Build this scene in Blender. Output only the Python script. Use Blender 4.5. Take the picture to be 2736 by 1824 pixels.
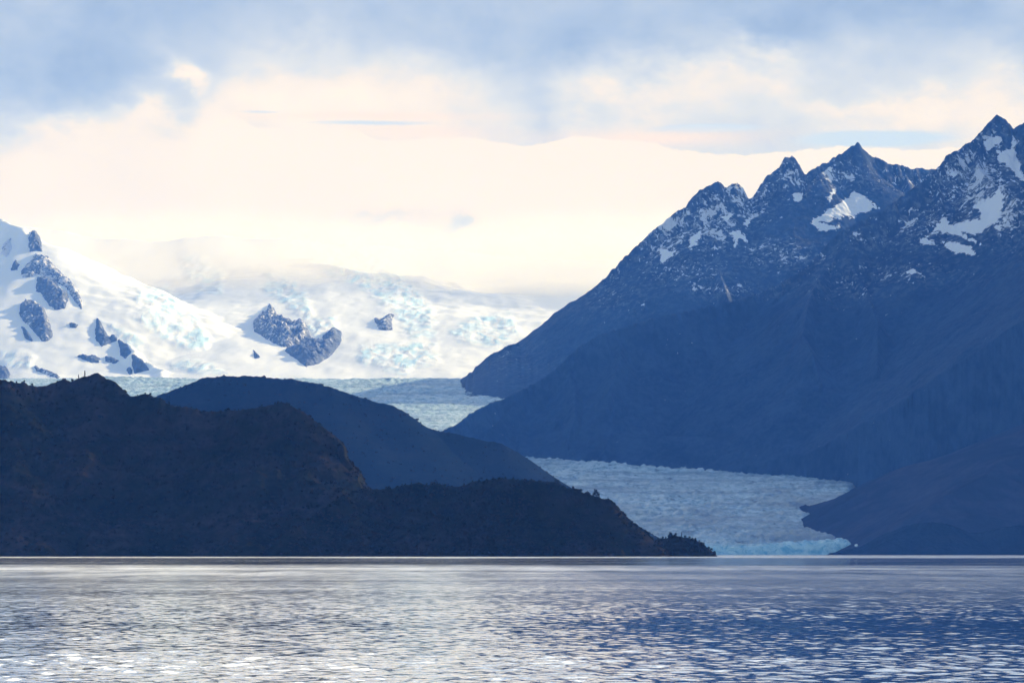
import bpy, math, random
import numpy as np
from mathutils import Vector, Matrix

for o in list(bpy.data.objects):
    bpy.data.objects.remove(o, do_unlink=True)
scene = bpy.context.scene
COL = scene.collection
rad = math.radians

# ------------------------------------------------------------------ camera
CAM_H = 2.5                                   # eye height over the lake, metres
HORIZON = 1479.4                              # row of the horizon in a 2736 x 1824 picture
KS = 2 * math.tan(rad(10)) / 2736             # tangent per picture pixel (20 degree lens)
cam_d = bpy.data.cameras.new('camera')
cam_d.sensor_width = 36.0
cam_d.lens = 18.0 / math.tan(rad(10))
cam_d.shift_y = (HORIZON - 912.0) / 2736.0
cam_d.clip_start = 0.5
cam_d.clip_end = 120000.0
cam = bpy.data.objects.new('camera', cam_d)
cam.location = (0, 0, CAM_H)
cam.rotation_euler = (rad(90), 0, 0)
COL.objects.link(cam)
scene.camera = cam

# ------------------------------------------------------------------ exposure
scene.view_settings.view_transform = 'Standard'
scene.view_settings.look = 'None'
scene.view_settings.exposure = 0.44
scene.view_settings.gamma = 1.0
scene.render.engine = 'CYCLES'
scene.cycles.use_denoising = True
scene.cycles.volume_bounces = 1
scene.cycles.max_bounces = 5
scene.cycles.diffuse_bounces = 2
scene.cycles.glossy_bounces = 3
scene.cycles.sample_clamp_indirect = 6.0

# ------------------------------------------------------------------ sun
SUN_AZ, SUN_EL = 52.0, 23.5                   # degrees clockwise from the view, degrees up
sun_d = bpy.data.lights.new('sun', 'SUN')
sun_d.energy = 4.9
sun_d.angle = rad(0.5)
sun_d.color = (1.0, 0.85, 0.63)
sun = bpy.data.objects.new('sun', sun_d)
sdir = Vector((math.sin(rad(SUN_AZ)) * math.cos(rad(SUN_EL)), math.cos(rad(SUN_AZ)) * math.cos(rad(SUN_EL)), math.sin(rad(SUN_EL))))
sun.rotation_euler = sdir.to_track_quat('Z', 'Y').to_euler()
sun.location = (3000, 2000, 4000)
COL.objects.link(sun)


def srgb(r, g, b):
    f = lambda c: (c / 255 / 12.92) if c / 255 <= 0.04045 else ((c / 255 + 0.055) / 1.055) ** 2.4
    return (f(r), f(g), f(b))


class G:
    """small helper that adds nodes to a node tree"""
    def __init__(self, tree):
        self.t = tree
        self.n = tree.nodes
        self.l = tree.links

    def put(self, sock, v):
        if hasattr(v, 'is_output'):
            self.l.new(v, sock)
        elif isinstance(v, (tuple, list)) and len(v) == 3 and sock.type == 'RGBA':
            sock.default_value = (*v, 1)
        else:
            sock.default_value = v

    def math(self, op, a, b=None, c=None, clamp=False):
        nd = self.n.new('ShaderNodeMath')
        nd.operation = op
        nd.use_clamp = clamp
        for k, v in enumerate((a, b, c)):
            if v is not None:
                self.put(nd.inputs[k], v)
        return nd.outputs[0]

    def vec(self, op, a, b=None):
        nd = self.n.new('ShaderNodeVectorMath')
        nd.operation = op
        self.put(nd.inputs[0], a)
        if b is not None:
            self.put(nd.inputs[1], b)
        return nd.outputs['Value'] if op in ('DOT_PRODUCT', 'LENGTH') else nd.outputs[0]

    def xyz(self, x, y, z):
        nd = self.n.new('ShaderNodeCombineXYZ')
        for k, v in enumerate((x, y, z)):
            self.put(nd.inputs[k], v)
        return nd.outputs[0]

    def sep(self, v):
        nd = self.n.new('ShaderNodeSeparateXYZ')
        self.put(nd.inputs[0], v)
        return nd.outputs

    def noise(self, vec, scale, detail=4.0, rough=0.55, color=False, lac=2.0, dist=0.0):
        nd = self.n.new('ShaderNodeTexNoise')
        self.put(nd.inputs['Vector'], vec)
        nd.inputs['Scale'].default_value = scale
        nd.inputs['Detail'].default_value = detail
        nd.inputs['Roughness'].default_value = rough
        nd.inputs['Lacunarity'].default_value = lac
        nd.inputs['Distortion'].default_value = dist
        return nd.outputs['Color' if color else 'Fac']

    def smooth(self, v, lo, hi, a=0.0, b=1.0):
        nd = self.n.new('ShaderNodeMapRange')
        nd.interpolation_type = 'SMOOTHSTEP'
        for k, x in zip(('Value', 'From Min', 'From Max', 'To Min', 'To Max'), (v, lo, hi, a, b)):
            self.put(nd.inputs[k], x)
        return nd.outputs[0]

    def mix(self, f, a, b):
        nd = self.n.new('ShaderNodeMix')
        nd.data_type = 'RGBA'
        self.put(nd.inputs[0], f)
        self.put(nd.inputs[6], a)
        self.put(nd.inputs[7], b)
        return nd.outputs[2]

    def ramp(self, f, stops):
        nd = self.n.new('ShaderNodeValToRGB')
        self.put(nd.inputs[0], f)
        e = nd.color_ramp.elements
        while len(e) < len(stops):
            e.new(0.5)
        for k, (p, c) in enumerate(stops):
            e[k].position = p
            e[k].color = (*c, 1)
        return nd.outputs[0]

    def attr(self, name):
        nd = self.n.new('ShaderNodeAttribute')
        nd.attribute_name = name
        return nd.outputs['Fac']


# ------------------------------------------------------------------ sky
SKY_STRENGTH = 0.1
CLOUD = 7.8                                  # cloud radiance, before the strength above


def az_el(u, v):
    """direction (azimuth, elevation in degrees) of a place in the sky, from a 2352 x 1568 view of it"""
    a = math.atan((u - 1176) * KS * 2736 / 2352)
    e = math.atan((HORIZON * 2352 / 2736 - v) * KS * 2736 / 2352 * math.cos(a))
    return math.degrees(a), math.degrees(e)


def build_sky():
    w = bpy.data.worlds.new('World')
    scene.world = w
    w.use_nodes = True
    w.cycles.sampling_method = 'MANUAL'
    w.cycles.sample_map_resolution = 1024
    t = w.node_tree
    t.nodes.clear()
    g = G(t)
    out = t.nodes.new('ShaderNodeOutputWorld')
    bg = t.nodes.new('ShaderNodeBackground')
    bg.inputs['Strength'].default_value = SKY_STRENGTH
    t.links.new(bg.outputs[0], out.inputs['Surface'])
    sky = t.nodes.new('ShaderNodeTexSky')
    sky.sky_type = 'NISHITA'
    sky.sun_disc = False
    sky.sun_elevation = rad(SUN_EL)
    sky.sun_rotation = rad(SUN_AZ)
    sky.air_density = 1.0
    sky.dust_density = 0.6
    sky.ozone_density = 2.0
    d = t.nodes.new('ShaderNodeTexCoord').outputs['Generated']
    x, y, z = g.sep(d)
    az0 = g.math('MULTIPLY', g.math('ARCTAN2', x, y), 57.29578)
    el0 = g.math('MULTIPLY', g.math('ARCSINE', z), 57.29578)
    # wind-torn edges: the cloud pattern is warped by noise living on the sky directions
    st = g.vec('MULTIPLY', d, (1.0, 1.0, 1.7))
    n1 = g.vec('SUBTRACT', g.noise(st, 13.0, 8.0, 0.62, color=True), (0.5, 0.5, 0.5))
    w1 = g.sep(g.vec('MULTIPLY', n1, (6.0, 3.4, 0.0)))
    az = g.math('ADD', az0, w1[0])
    el = g.math('ADD', el0, w1[1])
    fine = g.noise(g.vec('MULTIPLY', d, (1.0, 1.0, 1.5)), 34.0, 7.0, 0.6, dist=0.3)
    p = g.xyz(az, el, 0.0)

    def blob(u, v, su, sv, vec=p):
        a, e = az_el(u, v)
        k = 20 / 2352 * 1.0
        q = g.vec('MULTIPLY', g.vec('SUBTRACT', vec, (a, e, 0.0)), (1 / (su * k), 1 / (sv * k), 0.0))
        return g.math('POWER', 0.36788, g.vec('DOT_PRODUCT', q, q))

    # tone of the cloud deck: 0 blue grey ... 1 sunlit cream
    tone = g.smooth(el, 7.2, 10.4, 0.70, 0.25)
    big = g.noise(st, 7.0, 5.0, 0.55)
    tone = g.math('MULTIPLY_ADD', g.math('SUBTRACT', big, 0.5), 0.7, tone)
    tone = g.math('MULTIPLY_ADD', g.math('SUBTRACT', fine, 0.5), 0.6, tone)
    for (u, v, su, sv, a) in SKY_BLOBS:
        tone = g.math('MULTIPLY_ADD', blob(u, v, su, sv), a, tone)
    # the bright bank along the horizon with its drawn top edge
    fc = t.nodes.new('ShaderNodeFloatCurve')
    g.put(fc.inputs['Value'], g.math('MULTIPLY_ADD', az0, 1 / 22.0, 0.5, clamp=True))
    cur = fc.mapping.curves[0]
    pts = [(az_el(u, v)[0] / 22.0 + 0.5, az_el(u, v)[1] / 12.0) for u, v in BANK]
    pts = [(0.0, pts[0][1])] + pts + [(1.0, pts[-1][1])]
    while len(cur.points) < len(pts):
        cur.points.new(0.5, 0.5)
    for k, q in enumerate(pts):
        cur.points[k].location = q
        cur.points[k].handle_type = 'AUTO_CLAMPED'
    fc.mapping.update()
    n2 = g.noise(d, 48.0, 6.0, 0.62)
    edge = g.math('SUBTRACT', g.math('MULTIPLY', fc.outputs[0], 12.0), g.math('MULTIPLY_ADD', g.math('SUBTRACT', n2, 0.5), 0.42, el0))
    soft = g.smooth(az0, -6.6, -5.2, 1.0, 0.0)
    edge = g.math('ADD', edge, g.math('MULTIPLY', soft, g.math('MULTIPLY', w1[1], -1.3)))
    wd = g.math('MULTIPLY_ADD', soft, 0.75, 0.03)
    bank = g.smooth(g.math('DIVIDE', edge, wd), -1.0, 1.0)
    bt = g.math('MULTIPLY_ADD', g.math('SUBTRACT', g.noise(st, 22.0, 4.0, 0.5), 0.5), 0.16, 0.96)
    for (u, v, su, sv, a) in BANK_BLOBS:
        bt = g.math('MULTIPLY_ADD', blob(u, v, su, sv), a, bt)
    tone = g.math('ADD', g.math('MULTIPLY', tone, g.math('SUBTRACT', 1.0, bank)), g.math('MULTIPLY', bt, bank), clamp=True)
    col = g.ramp(tone, [(p_, srgb(*c)) for p_, c in TONES])
    # thin openings where blue shows through under the deck
    w2 = g.sep(g.vec('MULTIPLY', n1, (1.2, 0.18, 0.0)))
    p2 = g.xyz(g.math('ADD', az0, w2[0]), g.math('ADD', el0, w2[1]), 0.0)
    gap = 0.0
    for (u, v, su, sv, a) in SLITS:
        gap = g.math('MULTIPLY_ADD', blob(u, v, su, sv, p2), a, gap)
    gap = g.math('MULTIPLY', g.smooth(gap, 0.25, 0.75), g.math('SUBTRACT', 1.0, bank))
    col = g.mix(gap, col, srgb(206, 226, 250))
    warm = 0.0
    for (u, v, su, sv, a) in WARM:
        warm = g.math('MULTIPLY_ADD', blob(u, v, su, sv, p2), a, warm)
    warm = g.math('MULTIPLY', g.math('MINIMUM', warm, 1.0), g.math('SUBTRACT', 1.0, bank))
    col = g.mix(warm, col, srgb(254, 236, 222))
    col = g.vec('MULTIPLY', col, (CLOUD * 0.99, CLOUD * 0.958, CLOUD * 0.935))
    # unseen bright cloud above the picture, added to lighten the lake's reflection
    off = g.vec('MULTIPLY', g.vec('SUBTRACT', p, (-14.0, 0.0, 0.0)), (1 / 15.5, 0.0, 0.0))
    glow = g.vec('DOT_PRODUCT', off, off)
    glow = g.math('MULTIPLY', g.math('POWER', 0.36788, glow), g.math('MULTIPLY', g.smooth(el0, 10.6, 14.5), g.smooth(el0, 28.0, 45.0, 1.0, 0.0)))
    col = g.mix(g.math('MULTIPLY', glow, 0.85), col, tuple(CLOUD * c for c in srgb(255, 243, 224)))
    lift = g.math('MULTIPLY_ADD', glow, g.math('MULTIPLY_ADD', g.noise(st, 6.0, 4.0, 0.5), 2.4, 1.9), 1.0)
    col = g.vec('MULTIPLY', col, g.xyz(lift, lift, lift))
    # overhead and behind the viewer the deck breaks up over a clear sky
    hi = g.noise(g.vec('MULTIPLY', d, (1.0, 1.0, 2.2)), 2.6, 5.0, 0.6)
    cover = g.smooth(hi, 0.42, 0.62)
    deck = g.mix(g.noise(d, 5.0, 4.0, 0.55), srgb(150, 172, 208), srgb(205, 214, 230))
    deck = g.vec('MULTIPLY', deck, (CLOUD * 1.0,) * 3)
    above = g.mix(cover, sky.outputs[0], deck)
    front = g.math('MULTIPLY', g.smooth(el0, 26.0, 45.0, 1.0, 0.0), g.smooth(g.math('ABSOLUTE', az0), 55.0, 100.0, 1.0, 0.0))
    fin = g.mix(front, above, col)
    t.links.new(fin, bg.inputs['Color'])


TONES = [(0.0, (148, 172, 210)), (0.2, (172, 192, 223)), (0.45, (199, 212, 232)), (0.66, (222, 228, 236)), (0.84, (246, 239, 231)), (1.0, (255, 246, 234))]
SKY_BLOBS = [
    (870, 235, 330, 105, .33), (620, 250, 150, 90, .15), (1080, 170, 130, 70, .16), (760, 130, 160, 40, .12),
    (110, 170, 130, 85, -.26), (352, 170, 48, 62, .5), (398, 195, 42, 52, .34), (40, 330, 220, 60, .16),
    (375, 265, 75, 55, -.30), (1290, 262, 60, 60, -.12), (1600, 215, 230, 60, .36), (1755, 140, 55, 40, .34),
    (1420, 265, 120, 60, .22), (2000, 180, 220, 80, .04), (2335, 215, 110, 60, .26), (2060, 280, 260, 30, .22),
    (1740, 72, 90, 28, -.16), (1350, 120, 180, 40, -.08), (2200, 15, 320, 60, -.14), (250, 290, 90, 40, .22), (560, 60, 250, 50, .05),
]
BANK = [(0, 330), (100, 305), (200, 318), (300, 345), (420, 325), (490, 252), (560, 276), (620, 290), (700, 294), (800, 302), (900, 322), (1050, 322),
        (1200, 330), (1330, 318), (1450, 326), (1600, 346), (1720, 353), (1850, 342), (1950, 339), (2100, 346), (2200, 335), (2352, 328)]
BANK_BLOBS = [(820, 522, 90, 18, -.22), (1000, 532, 55, 20, -.42), (20, 500, 130, 50, -.22), (1420, 570, 60, 8, -.3), (250, 420, 200, 60, -.06)]
SLITS = [(860, 284, 180, 7, .72), (600, 258, 70, 5, .6), (1620, 296, 140, 11, 1.1), (2010, 320, 190, 20, 1.2)]
WARM = [(850, 268, 260, 9, .8), (980, 305, 160, 18, .6), (1500, 318, 230, 20, .9)]
build_sky()


# ------------------------------------------------------------------ shared helpers
def P(u, v, d):
    """point at distance d seen at (u, v) of a 2736 x 1824 picture"""
    return ((u - 1368.0) * KS * d, d, CAM_H + (HORIZON - v) * KS * d)


def to_px(X, Y, Z):
    return 1368.0 + X / (Y * KS), HORIZON - (Z - CAM_H) / (Y * KS)


def crop(pts, x0, y0, s):
    return [(x0 + a / s, y0 + b / s) for a, b in pts]


_rng = np.random.RandomState(7)
_perm = np.concatenate([_rng.permutation(512)] * 2).astype(np.int64)
_ga = _rng.rand(512) * 2 * math.pi
_gx, _gy = np.cos(_ga).astype(np.float32), np.sin(_ga).astype(np.float32)


def perlin(x, y):
    xi, yi = np.floor(x), np.floor(y)
    fx, fy = (x - xi).astype(np.float32), (y - yi).astype(np.float32)
    xi = xi.astype(np.int64) & 511
    yi = yi.astype(np.int64) & 511
    x1, y1 = (xi + 1) & 511, (yi + 1) & 511
    u = fx * fx * fx * (fx * (fx * 6 - 15) + 10)
    v = fy * fy * fy * (fy * (fy * 6 - 15) + 10)
    def gr(a, b, dx, dy):
        h = _perm[_perm[a] + b]
        return _gx[h] * dx + _gy[h] * dy
    n00, n10 = gr(xi, yi, fx, fy), gr(x1, yi, fx - 1, fy)
    n01, n11 = gr(xi, y1, fx, fy - 1), gr(x1, y1, fx - 1, fy - 1)
    a = n00 + u * (n10 - n00)
    return (a + v * (n01 + u * (n11 - n01) - a)) * 1.5


def fbm(x, y, octaves=5, gain=0.5, ridged=False):
    s, a, tot = 0.0, 1.0, 0.0
    for k in range(octaves):
        n = perlin(x * 2 ** k + 17.3 * k, y * 2 ** k - 9.1 * k)
        if ridged:
            n = 1 - 2 * np.abs(n)
        s = s + a * n
        tot += a
        a *= gain
    return s / tot


def sstep(x, lo, hi):
    t = np.clip((x - lo) / (hi - lo), 0, 1)
    return t * t * (3 - 2 * t)


def envelope(X, Y, ridges, steep=1.2, r0=60.0, slope=0.7, rough=0.0):
    """highest of the flanks falling away from the given crest lines; also distance to the crest and place along it"""
    Z = np.full(X.shape, -1e6, np.float32)
    D = np.zeros(X.shape, np.float32)
    S = np.zeros(X.shape, np.float32)
    s0 = 0.0
    for r in ridges:
        r = np.asarray(r, np.float32)
        for a, b in zip(r[:-1], r[1:]):
            dx, dy = b[0] - a[0], b[1] - a[1]
            L2 = dx * dx + dy * dy + 1e-6
            t = np.clip(((X - a[0]) * dx + (Y - a[1]) * dy) / L2, 0, 1)
            dist = np.hypot(X - a[0] - t * dx, Y - a[1] - t * dy)
            z = a[2] + t * (b[2] - a[2]) - (steep * r0 * (1 - np.exp(-dist / r0)) + slope * dist)
            m = z > Z
            Z[m] = z[m]
            D[m] = dist[m]
            S[m] = (s0 + t * math.sqrt(L2))[m]
            s0 += math.sqrt(L2)
        s0 += 5000
    return Z, D, S


def inside(U, V, poly):
    c = np.zeros(U.shape, bool)
    n = len(poly)
    for i in range(n):
        x1, y1 = poly[i]
        x2, y2 = poly[(i + 1) % n]
        if y1 == y2:
            continue
        cond = ((y1 > V) != (y2 > V)) & (U < (x2 - x1) * (V - y1) / (y2 - y1) + x1)
        c ^= cond
    return c


def poly_sd(U, V, poly):
    """signed distance to a closed outline, positive inside"""
    d = np.full(U.shape, 1e9)
    n = len(poly)
    for i in range(n):
        x1, y1 = poly[i]
        x2, y2 = poly[(i + 1) % n]
        dx, dy = x2 - x1, y2 - y1
        t = np.clip(((U - x1) * dx + (V - y1) * dy) / (dx * dx + dy * dy + 1e-9), 0, 1)
        d = np.minimum(d, np.hypot(U - x1 - t * dx, V - y1 - t * dy))
    return np.where(inside(U, V, poly), d, -d)


def mesh_from(name, co, faces, mat, parent=None, smooth=True, attrs=None):
    me = bpy.data.meshes.new(name)
    co = np.asarray(co, np.float32).reshape(-1, 3)
    faces = np.asarray(faces, np.int32)
    nf, k = faces.shape
    me.vertices.add(len(co))
    me.vertices.foreach_set('co', co.ravel())
    me.loops.add(nf * k)
    me.loops.foreach_set('vertex_index', faces.ravel())
    me.polygons.add(nf)
    me.polygons.foreach_set('loop_start', np.arange(0, nf * k, k, dtype=np.int32))
    me.polygons.foreach_set('loop_total', np.full(nf, k, np.int32))
    me.polygons.foreach_set('use_smooth', np.full(nf, smooth, bool))
    for an, av in (attrs or {}).items():
        at = me.attributes.new(an, 'FLOAT', 'POINT')
        at.data.foreach_set('value', np.asarray(av, np.float32).ravel())
    me.update(calc_edges=True)
    me.materials.append(mat)
    o = bpy.data.objects.new(name, me)
    COL.objects.link(o)
    if parent:
        o.parent = parent
    return o


def grid_faces(ny, nx, keep=None):
    i = np.arange(ny * nx, dtype=np.int32).reshape(ny, nx)
    f = np.stack([i[:-1, :-1], i[:-1, 1:], i[1:, 1:], i[1:, :-1]], -1)
    if keep is not None:
        q = keep[:-1, :-1] | keep[:-1, 1:] | keep[1:, 1:] | keep[1:, :-1]
        return f[q]
    return f.reshape(-1, 4)


def terrain(name, X, Y, Z, mat, keep=None, attrs=None, parent=None):
    ny, nx = X.shape
    f = grid_faces(ny, nx, keep)
    co = np.stack([X, Y, Z], -1).reshape(-1, 3)
    used = np.zeros(len(co), bool)
    used[f.ravel()] = True
    remap = np.cumsum(used) - 1
    at = {k: np.asarray(v).ravel()[used] for k, v in (attrs or {}).items()}
    return mesh_from(name, co[used], remap[f], mat, parent, True, at)


def tag(o, label, cat, group=None, kind=None):
    o['label'] = label
    o['category'] = cat
    if group:
        o['group'] = group
    if kind:
        o['kind'] = kind
    return o


def new_mat(name):
    m = bpy.data.materials.new(name)
    m.use_nodes = True
    t = m.node_tree
    return m, G(t), t.nodes['Principled BSDF']


def seq(a, b, n):
    return np.linspace(a, b, n, dtype=np.float32)


# ------------------------------------------------------------------ materials
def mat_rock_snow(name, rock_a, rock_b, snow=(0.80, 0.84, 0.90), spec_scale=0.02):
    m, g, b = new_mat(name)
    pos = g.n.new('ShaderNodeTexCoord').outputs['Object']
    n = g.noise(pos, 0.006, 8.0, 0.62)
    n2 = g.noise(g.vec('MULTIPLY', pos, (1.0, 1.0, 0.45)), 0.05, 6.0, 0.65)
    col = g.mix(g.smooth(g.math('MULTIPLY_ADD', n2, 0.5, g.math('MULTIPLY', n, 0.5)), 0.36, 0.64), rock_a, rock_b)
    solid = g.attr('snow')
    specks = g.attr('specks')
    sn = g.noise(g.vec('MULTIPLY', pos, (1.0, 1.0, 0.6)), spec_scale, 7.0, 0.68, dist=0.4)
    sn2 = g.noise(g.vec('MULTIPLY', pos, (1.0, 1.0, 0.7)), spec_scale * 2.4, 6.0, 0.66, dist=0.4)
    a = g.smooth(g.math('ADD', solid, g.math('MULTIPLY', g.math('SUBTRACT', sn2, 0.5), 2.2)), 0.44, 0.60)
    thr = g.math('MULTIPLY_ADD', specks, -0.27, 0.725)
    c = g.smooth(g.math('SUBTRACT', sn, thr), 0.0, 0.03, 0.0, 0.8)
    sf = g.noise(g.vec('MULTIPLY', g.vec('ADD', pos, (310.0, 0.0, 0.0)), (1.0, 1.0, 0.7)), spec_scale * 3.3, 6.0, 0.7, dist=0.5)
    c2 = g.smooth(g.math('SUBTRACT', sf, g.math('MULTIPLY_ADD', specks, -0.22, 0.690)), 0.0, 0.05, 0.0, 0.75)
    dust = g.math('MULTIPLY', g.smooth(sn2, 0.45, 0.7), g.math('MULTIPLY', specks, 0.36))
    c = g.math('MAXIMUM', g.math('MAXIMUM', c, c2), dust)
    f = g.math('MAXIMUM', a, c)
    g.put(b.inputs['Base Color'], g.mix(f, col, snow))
    b.inputs['Roughness'].default_value = 0.85
    b.inputs['Specular IOR Level'].default_value = 0.02
    bp = g.n.new('ShaderNodeBump')
    bp.inputs['Strength'].default_value = 0.7
    bp.inputs['Distance'].default_value = 8.0
    g.put(bp.inputs['Height'], n2)
    g.l.new(bp.outputs[0], b.inputs['Normal'])
    return m


def mat_hill(name, cols, scale, bump=2.0):
    m, g, b = new_mat(name)
    pos = g.n.new('ShaderNodeTexCoord').outputs['Object']
    n = g.noise(pos, scale, 7.0, 0.6)
    n2 = g.noise(pos, scale * 6, 5.0, 0.65)
    col = g.ramp(g.math('MULTIPLY_ADD', g.math('SUBTRACT', n2, 0.5), 0.5, n), [(0.34, cols[0]), (0.47, cols[1]), (0.54, cols[2]), (0.68, cols[3])])
    g.put(b.inputs['Base Color'], col)
    b.inputs['Roughness'].default_value = 0.9
    b.inputs['Specular IOR Level'].default_value = 0.0
    bp = g.n.new('ShaderNodeBump')
    bp.inputs['Strength'].default_value = 0.8
    bp.inputs['Distance'].default_value = bump
    g.put(bp.inputs['Height'], n2)
    g.l.new(bp.outputs[0], b.inputs['Normal'])
    return m


def mat_icefield():
    m, g, b = new_mat('snow_and_ice')
    pos = g.n.new('ShaderNodeTexCoord').outputs['Object']
    ice = g.attr('ice')
    n = g.noise(g.vec('MULTIPLY', pos, (1.0, 0.2, 0.6)), 0.016, 8.0, 0.66, dist=0.7)
    f = g.math('MULTIPLY', ice, g.smooth(n, 0.42, 0.60))
    g.put(b.inputs['Base Color'], g.mix(f, (0.89, 0.92, 0.935), (0.56, 0.81, 0.94)))
    b.inputs['Roughness'].default_value = 0.75
    b.inputs['Specular IOR Level'].default_value = 0.2
    bp = g.n.new('ShaderNodeBump')
    bp.inputs['Strength'].default_value = 1.0
    bp.inputs['Distance'].default_value = 8.0
    g.put(bp.inputs['Height'], g.math('MULTIPLY', n, g.math('MULTIPLY_ADD', ice, 1.0, 0.06)))
    g.l.new(bp.outputs[0], b.inputs['Normal'])
    return m


def mat_glacier():
    m, g, b = new_mat('glacier_ice')
    pos = g.n.new('ShaderNodeTexCoord').outputs['Object']
    dirt_shade = g.attr('dirt_shade')
    clean = g.attr('clean')
    n = g.noise(g.vec('MULTIPLY', pos, (0.8, 0.42, 1.0)), 0.040, 9.0, 0.76, dist=0.6)
    flow = g.noise(g.vec('MULTIPLY', g.vec('ADD', pos, g.vec('MULTIPLY', pos, (0.0, 0.0, 0.0))), (0.12, 0.8, 1.0)), 0.014, 5.0, 0.6, dist=0.8)
    big = g.noise(pos, 0.004, 5.0, 0.6)
    col = g.ramp(n, [(0.36, (0.04, 0.09, 0.15)), (0.44, (0.25, 0.41, 0.51)), (0.54, (0.44, 0.60, 0.68)), (0.72, (0.70, 0.82, 0.86))])
    col = g.mix(g.smooth(flow, 0.47, 0.66, 0.0, 0.75), col, (0.12, 0.20, 0.28))
    col = g.mix(g.math('MULTIPLY', dirt_shade, g.smooth(big, 0.35, 0.62)), col, (0.19, 0.23, 0.26))  # greys the ice for dirt and for the painted margin shade
    col = g.mix(g.math('MULTIPLY', clean, 0.85), col, g.mix(g.smooth(n, 0.35, 0.6), (0.10, 0.46, 0.66), (0.60, 0.90, 0.97)))
    g.put(b.inputs['Base Color'], col)
    b.inputs['Roughness'].default_value = 0.6
    b.inputs['Specular IOR Level'].default_value = 0.3
    bp = g.n.new('ShaderNodeBump')
    bp.inputs['Strength'].default_value = 1.0
    bp.inputs['Distance'].default_value = 6.0
    g.put(bp.inputs['Height'], n)
    g.l.new(bp.outputs[0], b.inputs['Normal'])
    return m


def mat_water():
    m, g, b = new_mat('lake_water')
    pos = g.n.new('ShaderNodeTexCoord').outputs['Object']
    b.inputs['Base Color'].default_value = (0.008, 0.035, 0.085, 1)
    b.inputs['IOR'].default_value = 1.33
    g.put(b.inputs['Roughness'], g.attr('ripple'))
    h = g.math('MULTIPLY', g.noise(pos, 4.4, 2.0, 0.55), 0.0065)
    h = g.math('MULTIPLY_ADD', g.noise(pos, 0.6, 2.0, 0.5, dist=0.3), 0.018, h)
    plain = g.math('MULTIPLY_ADD', g.noise(pos, 1.3, 3.0, 0.55), 0.075, g.math('MULTIPLY', g.noise(pos, 0.5, 2.0, 0.5), 0.10))
    h = g.math('MULTIPLY_ADD', plain, g.attr('flat'), h)
    bp = g.n.new('ShaderNodeBump')
    bp.inputs['Strength'].default_value = 1.0
    g.put(bp.inputs['Distance'], 1.0)
    g.put(bp.inputs['Height'], g.math('MULTIPLY', h, g.attr('wind')))
    g.l.new(bp.outputs[0], b.inputs['Normal'])
    # mirror layer added over the water to brighten its reflections
    gl = g.n.new('ShaderNodeBsdfGlossy')
    gl.inputs['Color'].default_value = (0.93, 0.95, 0.96, 1)
    g.put(gl.inputs['Roughness'], g.attr('ripple'))
    g.l.new(bp.outputs[0], gl.inputs['Normal'])
    mx = g.n.new('ShaderNodeMixShader')
    mx.inputs[0].default_value = 0.8
    g.l.new(b.outputs[0], mx.inputs[1])
    g.l.new(gl.outputs[0], mx.inputs[2])
    out = [q for q in g.n if q.type == 'OUTPUT_MATERIAL'][0]
    g.l.new(mx.outputs[0], out.inputs['Surface'])
    return m


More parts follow.
